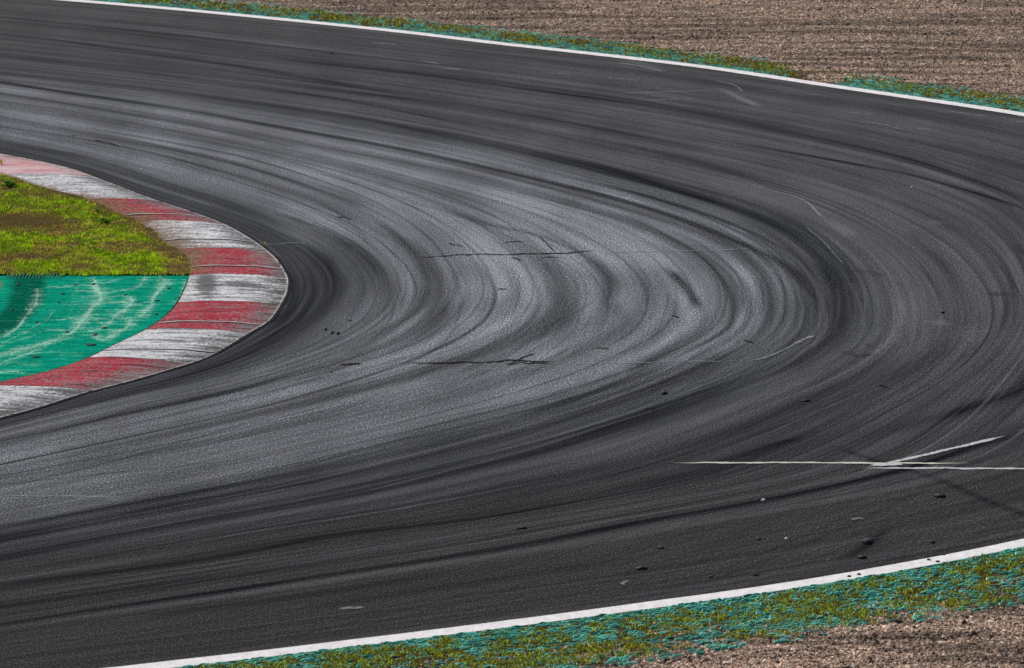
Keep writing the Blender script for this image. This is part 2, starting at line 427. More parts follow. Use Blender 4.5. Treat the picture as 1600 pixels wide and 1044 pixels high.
# fine lengthwise streaking of the worn surface, with sheen and corner darkening painted in
n1 = fbm(APEXM * 9, Uu * .12, 3, 4)
n2 = fbm(cross * 26, Uu * .3, 11, 3)
n3 = fbm(APEXM * 2.2, Uu * .07, 23, 3)
streak = .45 * n1 + .3 * n2 + .25 * n3
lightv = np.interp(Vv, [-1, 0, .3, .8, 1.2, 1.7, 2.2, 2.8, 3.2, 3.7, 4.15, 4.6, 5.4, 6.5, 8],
                       [.1, .10, .06, .14, .42, .75, .95, .92, .78, .48, .28, .30, .25, .20, .26])  # paler middle: worn racing line plus sky sheen painted in
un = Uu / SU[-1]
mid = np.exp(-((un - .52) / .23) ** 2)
lightv = lightv * (.56 + .44 * mid) * (1 - .50 * sstep(.60, .88, un) * sstep(1.2, 3.2, Vv)) * (1 - .45 * sstep(.70, .95, un) * sstep(3.0, 4.4, Vv))  # vignette-like darkening towards the lower left, painted into the tone
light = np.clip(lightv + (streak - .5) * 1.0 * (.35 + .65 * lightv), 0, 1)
warm = np.clip(np.interp(Vv, [0, 3.8, 4.6, 8], [0, .1, .75, 1]) + .5 * sstep(.72, .95, un) * sstep(2, 5, Vv), 0, 1)
fine = .6 * vnoise(cross * 48, Uu * .22, 31) + .4 * fbm(APEXM * 17, Uu * .16, 37, 2)
lines = sstep(.56, .80, fine) * sstep(.35, .6, fbm(APEXM * 1.3, Uu * .12, 41, 2))
ends = np.clip(.45 + 1.3 * np.abs(un - .5), 0, 1)
dark = 1 - (1 - np.clip(dark, 0, 1)) * (1 - .62 * lines * ends * np.interp(Vv, [3.8, 5], [1, .5]))
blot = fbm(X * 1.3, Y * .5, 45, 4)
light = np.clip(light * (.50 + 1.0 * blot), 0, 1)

V3 = np.zeros((NU * NV, 3)); V3[:, 0] = X.ravel(); V3[:, 1] = Y.ravel()
V3[:, 2] = (.006 * (fbm(X * .3, Y * .3, 5, 2) - .5)).ravel()
V3[:, 2] = np.minimum(V3[:, 2], .003)

asph = MT('worn_asphalt', .62, .5)
a_d = asph.attr('rubber'); a_p = asph.attr('scuff'); a_l = asph.attr('polish_sheen'); a_w = asph.attr('warmth')
base = asph.mix(a_l, (.0105, .0118, .0165), (.215, .220, .242))  # bluish pale end has the sky reflection put into the base colour
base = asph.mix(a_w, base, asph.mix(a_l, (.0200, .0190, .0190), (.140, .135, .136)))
grain = asph.noise(46, (1, .45, 1), 1.5, .7)
grain2 = asph.noise(78, (1, .35, 1), 1, .7, (3, 5, 0))
g1 = asph.ramp(grain, [(.26, .22), (.5, .86), (.68, 2.4), (.8, 3.6)])
g2 = asph.ramp(grain2, [(.26, .40), (.5, .90), (.70, 2.0)])
base = asph.mix(1.0, base, g1, 'MULTIPLY')
base = asph.mix(1.0, base, g2, 'MULTIPLY')
rub = asph.math('MULTIPLY', a_d, asph.ramp(grain, [(.3, 1.0), (.7, .78)]))
base = asph.mix(rub, base, (.0035, .004, .0055))
sc = asph.math('MULTIPLY', a_p, asph.ramp(grain2, [(.40, .15), (.60, 1.0)]))
base = asph.mix(sc, base, (.20, .20, .21))
asph.color(base)
asph.l(asph.ramp(a_d, [(0, .72), (1, .62)]), asph.b.inputs['Roughness'])
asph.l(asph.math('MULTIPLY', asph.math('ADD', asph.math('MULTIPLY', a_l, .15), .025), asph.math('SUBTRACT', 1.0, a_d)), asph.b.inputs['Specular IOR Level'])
asph.bump(asph.math('ADD', grain, grain2), .006, .55)
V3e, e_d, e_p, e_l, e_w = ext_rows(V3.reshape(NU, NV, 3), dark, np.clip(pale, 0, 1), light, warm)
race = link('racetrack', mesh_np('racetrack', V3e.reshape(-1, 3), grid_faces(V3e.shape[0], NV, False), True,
      {'rubber': e_d.ravel(), 'scuff': e_p.ravel(), 'polish_sheen': e_l.ravel(), 'warmth': e_w.ravel()}),
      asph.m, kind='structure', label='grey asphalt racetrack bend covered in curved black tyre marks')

# ------------------------------------------------------------------ ribbons: edge line, scrapes, cracks
def ribbon(name, P, widths, z, mat, parent, attrs_t=True):
    n = len(P); T = np.gradient(P, axis=0); T /= np.linalg.norm(T, axis=1)[:, None] + 1e-9
    N = np.stack([-T[:, 1], T[:, 0]], -1); wd = np.broadcast_to(widths, (n,))[:, None]
    offs = np.linspace(-.5, .5, 5)
    V = np.zeros((n, 5, 3)); V[..., 2] = z
    for k, o in enumerate(offs): V[:, k, :2] = P + N * wd * o
    F = grid_faces(n, 5)
    nz = np.cross(V.reshape(-1, 3)[F[0, 1]] - V.reshape(-1, 3)[F[0, 0]], V.reshape(-1, 3)[F[0, 2]] - V.reshape(-1, 3)[F[0, 1]])[2]
    if nz < 0: F = F[:, ::-1]
    t = np.repeat(np.linspace(0, 1, n), 5); e = np.tile(1 - np.abs(offs) * 2, n)
    return link(name, mesh_np(name, V.reshape(-1, 3), F, True, {'along': t, 'edge': e}), mat, parent)

wl = MT('white_line_paint', .8, .08)
c = wl.mix(wl.ramp(wl.noise(9, (1, .6, 1), 5, .7), [(.35, 0.0), (.7, 1.0)]), (.80, .75, .745), (.60, .565, .56))
c = wl.mix(wl.ramp(wl.noise(60, (1, .5, 1), 2), [(.60, 0.0), (.70, .6)]), c, (.20, .19, .18))
wl.color(c); wl.bump(wl.noise(90), .003, .5)
P7 = resample(GC[7], 900)
P7 = np.vstack([P7[:1] + (P7[0] - P7[8]) / np.linalg.norm(P7[0] - P7[8]) * 30, P7, P7[-1:] + (P7[-1] - P7[-9]) / np.linalg.norm(P7[-1] - P7[-9]) * 30])
wob = .25 + .018 * (vnoise(np.arange(902) * .35, 0, 4) - .5)
edge_line = ribbon('edge_line', P7, wob, .007, wl.m, race)
edge_line['label'] = 'white painted line round the outside of the bend'

def scrape_mat(name, col, thr=.45, str_=1.0):
    m = MT(name, .85, .05); m.color(col)
    nz = m.noise(30, (.35, 1, 1), 3, .7)
    k = m.ramp(m.math('ADD', nz, m.math('MULTIPLY', m.attr('edge'), .25)), [(thr, 0.0), (thr + .12, str_)])
    al = m.attr('along')
    fade = m.ramp(al, [(0, .15), (.12, 1.0), (.88, 1.0), (1, .15)])
    m.alpha(m.math('MULTIPLY', k, fade, True))
    return m.m
m_white = scrape_mat('white_scrape', (.50, .50, .50), .46, .9)
m_faint = scrape_mat('faint_scrape', (.24, .25, .27), .55, .7)
m_cream = scrape_mat('cream_scrape', (.52, .50, .42), .44)
m_crack = scrape_mat('open_crack', (.006, .006, .008), .50)
def mark(name, pts, width, mat, label=None, wob=.0, z=.0075):
    P = catmull(gpts(pts), 10) if len(pts) > 2 else resample(gpts(pts), 24)
    P = resample(P, max(24, int(arclen(P)[-1] / .06)))
    n = len(P); t = np.linspace(0, 1, n)
    P[:, 1] += wob * (fbm(np.arange(n) * .22, 0, int(pts[0][0]) % 50, 3) - .5)
    w_ = width * (.35 + .65 * np.minimum(1, np.minimum(t, 1 - t) * 7)) * (.7 + .6 * vnoise(np.arange(n) * .5, 0, int(pts[0][1]) % 40))
    o = ribbon(name, P, w_, z, mat, race)
    if label: o['label'] = label
    return o
mark('scrape_mark', [(1348,732),(1480,732.5),(1640,733.8),(1720,734.5)], .085, m_white, 'straight white scrape running to the right edge', .05)
mark('scrape_mark', [(1052,724),(1240,724),(1514,724.8)], .075, m_cream, 'long pale yellowish scrape', .06, .0082)
mark('scrape_mark', [(1354,731),(1400,722),(1440,713),(1500,699),(1571,682)], .085, m_white, 'white slanting scrape', .03, .009)
mark('scrape_mark', [(1360,728),(1390,727),(1410,725)], .13, m_white, None, .05, .0095)
mark('crack', [(400,381),(440,381),(484,381)], .05, m_faint, None, .2)
mark('crack', [(640,403.5),(700,401),(760,398.5),(860,396),(942,393)], .06, m_crack, 'upper open joint across the bend', .3)
mark('scrape_mark', [(925,397.5),(1040,393),(1190,388)], .06, m_faint, None, .2)
mark('crack', [(530,569),(548,570),(565,569)], .09, m_crack, None, .15)
mark('crack', [(628,568),(700,567),(800,565.5),(876,566)], .075, m_crack, 'lower open joint across the bend', .3)
mark('crack', [(786,569.5),(830,567.5),(860,566)], .06, m_crack, None, .2, .0085)
mark('scrape_mark', [(740,571),(860,569),(960,567.5),(1040,566),(1165,565)], .06, m_faint, None, .2)
mark('scrape_mark', [(1166,566),(1200,558),(1236,542),(1271,525)], .06, m_faint)
mark('scrape_mark', [(1240,540),(1258,531),(1271,525)], .07, m_white)
for a in ([(787,379.5),(803,378),(819,378.5)], [(799,403),(807,405),(816,408)], [(842,369),(855,382),(868,396)], [(925,544.5),(940,545),(954,545)],
          [(796,568),(816,560),(838,551)], [(144,218),(166,223),(187,231)], [(106,211),(115,212),(124,213.5)], [(524,340),(536,340),(550,343)],
          [(1049,494),(1055,495),(1060,497.5)], [(1162,532),(1170,534),(1179,537)], [(1372,602),(1380,604),(1388,606)], [(540,501),(546,501.5),(551,501)],
          [(776,452),(784,452),(792,452.5)], [(700,380),(712,383),(724,386)], [(1004,640),(1016,639),(1026,639)], [(843,403),(860,402),(880,403)]):
    mark('crack', a, .022 if a[0][0] == 842 else .030 if a[0][0] == 796 else .04, m_crack, None, .1)
for a, wd in (([(1336,189),(1380,195),(1411,203)], .09), ([(1112,126),(1148,134),(1162,146)], .07), ([(962,147),(1050,144),(1128,141)], .09),
          ([(1469,173),(1510,178),(1549,184)], .07), ([(1585,190),(1600,191),(1620,194)], .1), ([(1324,176),(1345,178),(1368,179)], .09),
          ([(692,107),(705,108),(721,109.5)], .16), ([(660,97),(673,98),(688,101)], .14), ([(836,113),(866,115),(898,117)], .09),
          ([(944,122),(970,124),(1002,127)], .1), ([(1010,157),(1050,156),(1090,154)], .08), ([(1148,282),(1200,296),(1256,314),(1280,336),(1292,344)], .09),
          ([(1256,352),(1288,380),(1320,416)], .03), ([(1140,354),(1154,360),(1169,367)], .06), ([(529,952),(548,951),(571,950)], .15),
          ([(960,98),(1000,104),(1040,114)], .12), ([(580,67),(600,69),(622,71)], .14), ([(1430,202),(1440,202.5),(1456,203)], .12),
          ([(970,914),(976,911),(982,908)], .1), ([(0,775),(90,776),(180,778)], .05),
          ([(1500,520),(1530,519),(1548,520)], .05), ([(1290,876),(1296,875)], .06), ([(1330,812),(1338,811),(1350,812)], .12),
          ([(1175,141),(1230,146),(1290,150)], .06), ([(620,306),(650,309),(690,318)], .05)):
    wd *= .65
    mark('scrape_mark', a if len(a) > 2 else [a[0], ((a[0][0] + a[1][0]) / 2, (a[0][1] + a[1][1]) / 2), a[1]], wd, m_faint, None, .05)

# ------------------------------------------------------------------ kerb
KO = GUIDES[0]
KI_UP = [(-420,205),(-100,256),(0,276),(84,302),(139,315),(177,334),(219,351),(253,378),(285,402),(297,424),(296,434)]
KI = KI_UP + [(291,451),(278,477),(261,496),(230,518),(185,540),(131,566),(72,585),(0,601),(-80,618),(-420,680)]
KOs = catmull(np.array(KO, float), 12); KIs = catmull(np.array(KI, float), 12)
XLEFT = -420
def x_outer(y): return np.interp(y, KOs[:, 1], KOs[:, 0])
def x_inner(y): return np.where((y < 205) | (y > 680), XLEFT, np.interp(y, KIs[:, 1], KIs[:, 0]))
kerb = bpy.data.objects.new('racetrack_kerb', None); COL.objects.link(kerb)
KB = G(300, 450); kerb.location = (KB[0], KB[1], 0)
kerb['label'] = 'worn red and white striped kerb curving round the inside of the bend'; kerb['category'] = 'kerb'; kerb['kind'] = 'thing'

def kerb_mat(name, paint, paint2, wear, tyre):
    m = MT(name, .85, .02)
    streak_ = m.noise(6, (.30, 2.6, 1), 6, .78)
    spk = m.noise(30, (.8, .6, 1), 3, .8)
    blot = m.noise(2.2, (.7, 1.1, 1), 4, .6, (4, 2, 0))
    conc = m.mix(m.noise(25, (1, 1, 1), 3), (.16, .155, .155), (.33, .32, .315))
    col = m.mix(m.ramp(blot, [(.35, 0.), (.65, 1.)]), paint, paint2)
    k = m.math('ADD', m.math('MULTIPLY', streak_, .42), m.math('MULTIPLY', spk, .58))
    k = m.math('ADD', k, m.math('MULTIPLY', m.attr('worn'), .13))
    col = m.mix(m.ramp(k, [(wear, 0.), (wear + .07, .95)]), col, conc)
    # black rubber rubbed on the crests
    t = m.math('ADD', m.noise(5, (.25, 1.6, 1), 5, .75, (9, 1, 0)), m.math('MULTIPLY', m.attr('worn'), .13))
    t = m.math('ADD', t, m.math('MULTIPLY', m.noise(60, (.6, .8, 1), 2), .35))
    t = m.math('ADD', t, m.attr('tyre'))
    col = m.mix(m.ramp(t, [(tyre, 0.), (tyre + .16, .80)]), col, (.030, .029, .031))
    col = m.mix(m.attr('rim'), col, (.55, .52, .52))
    d_ = m.math('ADD', m.attr('dirt'), m.math('MULTIPLY', m.math('SUBTRACT', spk, .5), 3.0))
    col = m.mix(m.ramp(d_, [(.22, 0.), (.95, .93)]), col, m.mix(m.ramp(spk, [(.35, 0.), (.65, 1.)]), (.035, .022, .014), (.30, .20, .12)))
    m.color(col)
    m.bump(m.math('ADD', m.math('ADD', spk, streak_), m.noise(110, (1, 1, 1), 2)), .012, .7)
    return m.m
m_red = kerb_mat('worn_red_paint', (.33, .016, .034), (.42, .055, .075), .51, .68)
m_pink = kerb_mat('faded_red_paint', (.55, .26, .27), (.62, .46, .46), .56, .76)
m_kw = kerb_mat('worn_white_paint', (.74, .73, .74), (.56, .56, .575), .500, .67)
JOINTS = [341, 380, 422, 509, 552]
#        y0   y1   tilt0 tilt1 mat
SECT = [(170, 238, 0, 0, 'w'), (238, 277, 0, 0, 'p'), (277, 316, 0, .0, 'w'), (316, 350, .0, .01, 'r'), (350, 393, .01, .0, 'w'),
        (393, 434, 0, 0, 'r'), (434, 476.5, 0, 0, 'w'), (476.5, 519, 0, .012, 'r'), (519, 567, .012, .045, 'w'), (567, 613.5, .045, .02, 'r'),
        (613.5, 664, .02, .02, 'w'), (664, 720, .02, 0, 'r'), (720, 760, 0, 0, 'w')]
def kz(w_, x, y):
    """height of the kerb: a lip by the tarmac, a crest, then a gentle fall to the green"""
    z = .012 + .035 * sstep(0, .35, w_) + .008 * sstep(.3, .7, w_) - .020 * sstep(.75, 1, w_)
    return z
def make_section(y0, y1, t0, t1, kind):
    pxm = lambda yb, tl, x: yb + tl * (x - 240)
    nr = max(8, int((y1 - y0) * 1.3)); ncol = 110
    V = np.zeros((nr + 1, ncol + 1, 3)); dirt = np.zeros((nr + 1, ncol + 1)); worn = dirt.copy(); tyre = dirt.copy()
    ok_rows = []
    for r in range(nr + 1):
        f = r / nr
        f = .004 + .992 * f
        line = lambda x: (1 - f) * pxm(y0, t0, x) + f * pxm(y1, t1, x)
        xo, xi = 300., 100.
        for _ in range(14):
            xo = float(x_outer(line(xo))); xi = float(x_inner(line(xi)))
        if xo <= xi + .5: xi = xo - .5
        # w_ = 0 at the tarmac edge, 1 at the inner edge; distance based
        xs = xo + (xi - xo) * np.linspace(0, 1, ncol + 1) ** 1.25
        ys = np.array([line(x) for x in xs])
        g_ = G(xs, ys)
        V[r, :, :2] = g_
        ko_y = np.interp(0, [0], [0])
        # distance to both edges in metres
        V[r, :, 2] = 0
    pts = V[..., :2].reshape(-1, 2)
    KOg = G(KOs[:, 0], KOs[:, 1]); KIg = G(KIs[:, 0], KIs[:, 1])
    dO = np.full(len(pts), 9.); dI = np.full(len(pts), 9.)
    for C_, D_ in ((KOg, dO), (KIg, dI)):
        for i in range(0, len(pts), 4000):
            q = pts[i:i + 4000]
            dm = np.linalg.norm(q[:, None] - C_[None], axis=2)
            j = dm.argmin(1); D_[i:i + 4000] = dm[np.arange(len(q)), j]
    w_ = dO / (dO + dI + 1e-6)
    px_, py_ = pxof(pts[:, 0], pts[:, 1])
    z = kz(w_, px_, py_)
    for jy in JOINTS:
        z -= .0 * np.exp(-((py_ - jy) / 1.0) ** 2)
    V[..., 2] = z.reshape(nr + 1, ncol + 1)
    # soil that has crept over the kerb beside the grass
    upper = 1 - sstep(424, 436, py_)
    dn = fbm(px_ * .05, py_ * .12, 8, 3)
    reach = np.interp(px_, [-200, 60, 170, 250, 330], [.10, .10, .30, .42, .42])
    dirt = (upper * np.clip(1.25 - dI / reach * .85 + (dn - .5) * .8, 0, 1.2)).ravel()
    dirt = np.maximum(dirt, .75 * np.exp(-(dI / .03) ** 2))
    worn = np.clip(1 - dO / .45, 0, 1) * .8 + .15 * (fbm(pts[:, 0] * 1.4, pts[:, 1] * 1.0, 2, 3) - .5)
    rim = (1 - sstep(.015, .04, dO)) * (vnoise(px_ * .25, py_ * .3, 12) > .25) * .85      # the pale rim
    tyre = .32 * np.exp(-(((px_ - 322) / 14) ** 2 + ((py_ - 450) / 17) ** 2)) + .15 * np.exp(-(((px_ - 385) / 30) ** 2 + ((py_ - 452) / 15) ** 2))
    # skirts: a vertical lip along the tarmac side and the inner side
    nc = ncol + 1
    base = len(pts); Vt = V.reshape(-1, 3)
    lipo = V[:, 0].copy(); lipo[:, 2] = -.05
    lipi = V[:, -1].copy(); lipi[:, 2] = -.05
    Vall = np.vstack([Vt, lipo, lipi])
    F = grid_faces(nr + 1, nc)
    a = np.arange(nr) * nc
    Fo = np.stack([a, base + np.arange(nr), base + np.arange(nr) + 1, a + nc], -1)
    b = a + nc - 1; bi = base + nr + 1 + np.arange(nr)
    Fi = np.stack([b, b + nc, bi + 1, bi], -1)
    F = np.vstack([F, Fo, Fi])
    Vall[:, 0] -= KB[0]; Vall[:, 1] -= KB[1]
    ex = lambda q: np.concatenate([q, np.zeros(2 * (nr + 1))])
    tag_ = {'r': 'red_section', 'w': 'white_section', 'p': 'faded_red_section'}[kind]
    dx = ex(dirt); dx[base:] = .9
    me = mesh_np(tag_, Vall, F, True, {'dirt': dx, 'worn': ex(worn), 'tyre': ex(tyre), 'rim': ex(rim)})
    n0 = me.polygons[5 * ncol].normal.z
    if n0 < 0: me.flip_normals()
    return link(tag_, me, {'r': m_red, 'w': m_kw, 'p': m_pink}[kind], kerb)
for s_ in SECT: make_section(*s_)
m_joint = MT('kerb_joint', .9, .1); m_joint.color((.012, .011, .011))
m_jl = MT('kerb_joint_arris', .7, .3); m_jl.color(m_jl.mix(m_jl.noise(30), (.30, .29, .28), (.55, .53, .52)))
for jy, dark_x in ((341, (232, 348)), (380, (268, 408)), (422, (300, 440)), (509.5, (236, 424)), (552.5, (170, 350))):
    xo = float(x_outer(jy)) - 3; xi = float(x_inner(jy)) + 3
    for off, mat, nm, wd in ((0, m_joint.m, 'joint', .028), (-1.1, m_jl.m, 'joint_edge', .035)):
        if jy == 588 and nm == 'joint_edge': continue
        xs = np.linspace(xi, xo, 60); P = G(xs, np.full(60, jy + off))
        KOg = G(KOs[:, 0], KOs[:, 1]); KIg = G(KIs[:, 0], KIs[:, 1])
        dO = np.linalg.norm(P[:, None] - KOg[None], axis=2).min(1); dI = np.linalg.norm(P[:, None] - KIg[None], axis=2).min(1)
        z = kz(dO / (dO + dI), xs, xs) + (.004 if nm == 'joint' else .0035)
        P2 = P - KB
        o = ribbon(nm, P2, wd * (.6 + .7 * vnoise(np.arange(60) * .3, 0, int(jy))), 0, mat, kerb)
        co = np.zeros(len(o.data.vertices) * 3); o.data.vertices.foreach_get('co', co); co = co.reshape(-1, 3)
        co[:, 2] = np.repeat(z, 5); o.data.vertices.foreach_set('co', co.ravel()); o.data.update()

m_edge_shade = scrape_mat('edge_shade_dark', (.010, .009, .009), .44)  # dark strips along the kerb edges, painted in as shade of the lip
def edge_shade(P, wd, z):
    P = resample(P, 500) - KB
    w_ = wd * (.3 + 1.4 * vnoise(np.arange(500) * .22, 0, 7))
    return ribbon('edge_shade', P, w_, z, m_edge_shade, kerb)
edge_shade(GC[0] + NOR0 * .022, .05, .0085)
edge_shade(smooth(resample(catmull(gpts(KI[KI.index((296,434)):]), 10), 500), 5), .045, .0335)

# ------------------------------------------------------------------ green painted run-off inside the kerb
def poly_field(X_, Y_, pts, px=True):
    P = catmull(gpts(pts), 6) if len(pts) > 2 else gpts(pts)
    P = resample(P, 30)
    best = np.full(X_.shape, 9.)
    for i in range(len(P) - 1):
        a, b = P[i], P[i + 1]; ab = b - a; l2 = ab @ ab
        t = np.clip(((X_ - a[0]) * ab[0] + (Y_ - a[1]) * ab[1]) / l2, 0, 1)
        best = np.minimum(best, np.hypot(X_ - a[0] - t * ab[0], Y_ - a[1] - t * ab[1]))
    return best
nr, nc = 360, 420
ys = np.linspace(431, 675, nr)
Vg = np.zeros((nr, nc, 3))
for r, y in enumerate(ys):
    xi = float(x_inner(y)) + 1.0
    xs = np.linspace(XLEFT, max(xi, XLEFT + 2), nc)
    Vg[r, :, :2] = G(xs, np.full(nc, y))
gx, gy = Vg[..., 0], Vg[..., 1]
Vg[..., 2] = .016
c3 = lambda L: [(x / 5.333, 420 + y / 5.333) for x, y in L]
wx = gx + .05 * (fbm(gx * 5, gy * 2, 31, 3) - .5) * 2; wy = gy + .16 * (fbm(gx * 5, gy * 2, 37, 3) - .5) * 2
web = np.zeros(gx.shape)
for L, wd, st in [
    ([(1340,90),(1350,150),(1300,230),(1250,310),(1190,370),(1180,410)], .075, 1),
    ([(1200,90),(1170,150),(1090,182),(900,192)], .06, .9),
    ([(790,95),(815,200),(850,260),(760,340),(720,420),(660,485),(560,560),(350,640),(0,740)], .09, 1),
    ([(450,155),(800,140),(1000,100)], .07, .8), ([(650,195),(900,192),(1100,180)], .06, .8), ([(700,250),(900,240),(1110,242)], .06, .9),
    ([(850,290),(1060,296),(1270,300),(1230,340)], .07, 1), ([(600,300),(690,296),(780,290)], .08, .6), ([(480,430),(800,430),(1130,436)], .08, .8),
    ([(740,515),(860,520),(1000,525)], .06, .9), ([(1080,430),(1060,475),(960,545),(850,600),(780,570)], .07, 1),
    ([(1110,235),(1040,340),(960,420),(860,495),(740,530)], .07, .9), ([(0,870),(90,872),(180,880)], .1, .8), ([(0,800),(110,798),(230,802)], .12, .7),
    ([(200,545),(420,520),(520,532)], .09, .7), ([(500,730),(560,722),(640,726)], .08, .6), ([(280,700),(350,704),(430,706)], .08, .6),
    ([(320,190),(290,300),(230,400),(120,510),(0,590)], .06, .8), ([(430,350),(380,440),(280,500),(100,590),(0,662)], .04, .5),
    ([(60,780),(250,710),(500,600),(720,560)], .05, .8), ([(0,650),(150,600),(300,560)], .05, .5), ([(1540,100),(1510,190),(1450,300)], .04, .6), ([(900,370),(940,400),(1000,430)], .14, .5),
    ([(640,100),(620,260),(590,400)], .03, .4), ([(690,470),(700,440),(800,445),(880,470)], .05, .7)]:
    dd = poly_field(wx, wy, c3(L))
    web = np.maximum(web, st * .50 * (1 - sstep(.2, 2.8, dd / wd)) * (.4 + 1.2 * fbm(gx * 2, gy * 1.5, 33, 3)))
    web = np.maximum(web, st * (.45 + .8 * fbm(gx * 3, gy * 2, 29, 3)) * (1 - sstep(.1, .9, dd / wd)))
dstripe = 1 - sstep(.13, .30, poly_field(gx, gy, c3([(245,60),(240,130),(210,270),(150,370),(60,450),(-40,520),(-300,640)])))
gpx, gpy = pxof(gx, gy)
rust = (1 - sstep(-10, 18, gpx)) * (1 - sstep(2, 14, np.abs(gpy - 447))) * .8 + 0 * gx
gm = MT('green_paint', .85, .0)
st_ = gm.noise(5, (.35, 1.8, 1), 5, .7)
spk = gm.noise(45, (.8, .6, 1), 3, .7)
col = gm.mix(gm.ramp(st_, [(.35, 0.), (.68, 1.)]), (.002, .170, .105), (.006, .34, .215))
col = gm.mix(gm.math('MULTIPLY', gm.attr('stripe'), .8), col, (.002, .060, .035))
k = gm.math('ADD', gm.attr('web'), gm.math('MULTIPLY', gm.math('SUBTRACT', spk, .5), 2.2))
k = gm.math('ADD', k, gm.math('MULTIPLY', gm.math('SUBTRACT', st_, .5), 1.6))
col = gm.mix(gm.ramp(k, [(.35, 0.), (1.15, .72)]), col, (.42, .62, .50))
sp2 = gm.noise(26, (.45, .75, 1), 3, .6, (7, 3, 0))
col = gm.mix(gm.ramp(sp2, [(.69, 0.), (.73, .9)]), col, (.012, .02, .014))
col = gm.mix(gm.ramp(gm.math('ADD', gm.attr('rust'), gm.math('MULTIPLY', gm.math('SUBTRACT', spk, .5), 1.6)), [(.4, 0.), (.6, .9)]), col, (.24, .11, .04))
col = gm.mix(1.0, col, gm.ramp(gm.noise(38, (.5, .6, 1), 3, .75), [(.3, .55), (.5, 1.0), (.72, 1.35)]), 'MULTIPLY')
gm.color(col); gm.bump(gm.math('ADD', spk, gm.noise(100)), .008, .6)
link('runoff_pavement', mesh_np('runoff_pavement', Vg.reshape(-1, 3), grid_faces(nr, nc), True, {'web': web.ravel(), 'stripe': dstripe.ravel(), 'rust': rust.ravel()}),
     gm.m, kind='structure', label='green painted run-off with pale worn cracks inside the kerb')

# ------------------------------------------------------------------ soil and grass on the inside
def soil_mat(name, a, b, c_, sc=1.0):
    m = MT(name, .95, .0)
    n_ = m.noise(30 * sc, (1, .8, 1), 4, .7)
    col = m.mix(m.ramp(n_, [(.3, 0.), (.7, 1.)]), a, b)
    col = m.mix(m.ramp(m.noise(3, (1, 1, 1), 4), [(.4, 0.), (.65, .8)]), col, c_)
    m.color(col); m.bump(n_, .03, .8); return m.m
m_soil = soil_mat('soil', (.035, .022, .012), (.16, .105, .05), (.05, .06, .012))
nr, nc = 110, 160
Vs = np.zeros((nr, nc, 3))
for r, y in enumerate(np.linspace(206, 432.5, nr)):
    xs = np.linspace(XLEFT, max(float(x_inner(y)) + 4, XLEFT + 3), nc)
    Vs[r, :, :2] = G(xs, np.full(nc, y))
Vs[..., 2] = .02 + .03 * fbm(Vs[..., 0] * 4, Vs[..., 1] * 4, 3, 3)
link('soil', mesh_np('soil', Vs.reshape(-1, 3), grid_faces(nr, nc)), m_soil, kind='structure', label='brown soil under the inside grass')

def blades(name, P, z0, H, lean, wd, colr, mat, **kw):
    """P (n,2) roots -> one mesh of bent blades"""
    n = len(P); a = rng.uniform(0, 2 * math.pi, n); la = rng.uniform(0, 2 * math.pi, n)
    sx = np.cos(a) * wd * .5; sy = np.sin(a) * wd * .5
    lx = np.cos(la) * lean * H; ly = np.sin(la) * lean * H
    V = np.zeros((n, 5, 3))
    for k, (s1, f, hh) in enumerate(((-1, 0, 0), (1, 0, 0), (.8, .35, .6), (-.8, .35, .6), (0, 1, 1))):
        V[:, k, 0] = P[:, 0] + s1 * sx + lx * f; V[:, k, 1] = P[:, 1] + s1 * sy + ly * f; V[:, k, 2] = z0 + H * hh * np.sqrt(np.maximum(.1, 1 - (lean * f) ** 2 * .5))
    i = np.arange(n) * 5
    F = np.vstack([np.stack([i, i + 1, i + 2], -1), np.stack([i, i + 2, i + 3], -1), np.stack([i + 3, i + 2, i + 4], -1)])
    C_ = np.repeat(colr, 5, 0)
    return link(name, mesh_np(name, V.reshape(-1, 3), F, False, {'tint': C_}), mat, **kw)
bm = MT('grass_blades', .7, .04)
bc = bm.attr('tint', True); bm.color(bc)
tr = bm.n('ShaderNodeBsdfTranslucent'); bm.l(bc, tr.inputs['Color'])
ms = bm.n('ShaderNodeMixShader'); ms.inputs[0].default_value = .48
bm.l(bm.b.outputs[0], ms.inputs[1]); bm.l(tr.outputs[0], ms.inputs[2]); bm.l(ms.outputs[0], bm.t.nodes['Material Output'].inputs['Surface'])

N = 230000
qx = rng.uniform(-430, 305, N); qy = rng.uniform(206, 436, N)
kp = rng.random(N) < 1.0
edge_up = qx < x_inner(qy) + 3 + 6 * (vnoise(qy * .3, 0, 5) - .3)
kp = edge_up & (qy < 432.0 + 2.6 * vnoise(qx * .22, qx * .05, 6)) & ((qx > -200) | (rng.random(N) < .3))
qx, qy = qx[kp], qy[kp]
Pq = G(qx, qy)
din = x_inner(qy) + 3 - qx
cl = fbm(Pq[:, 0] * 1.7, Pq[:, 1] * .9, 41, 4); tuft = fbm(Pq[:, 0] * 9, Pq[:, 1] * 6, 43, 2)
KIUg = catmull(gpts(KI_UP), 6)
dedge = np.concatenate([np.linalg.norm(Pq[i:i + 5000, None] - KIUg[None], axis=2).min(1) for i in range(0, len(Pq), 5000)])
brown = np.exp(-(((qx - 10) / 95) ** 2 + ((qy - 350) / 13) ** 2)) + .5 * np.exp(-(((qx - 60) / 60) ** 2 + ((qy - 308) / 8) ** 2)) + .6 * np.exp(-(((qx - 40) / 70) ** 2 + ((qy - 405) / 8) ** 2))
dry = np.clip(1.05 - dedge / .20 + (cl - .5) * 1.2, 0, 1) + np.clip(brown * 1.3 + (tuft - .5) * .8, 0, 1) * .9
dry = np.maximum(dry, .9 * np.exp(-(((qx - 285) / 26) ** 2 + ((qy - 420) / 16) ** 2)))
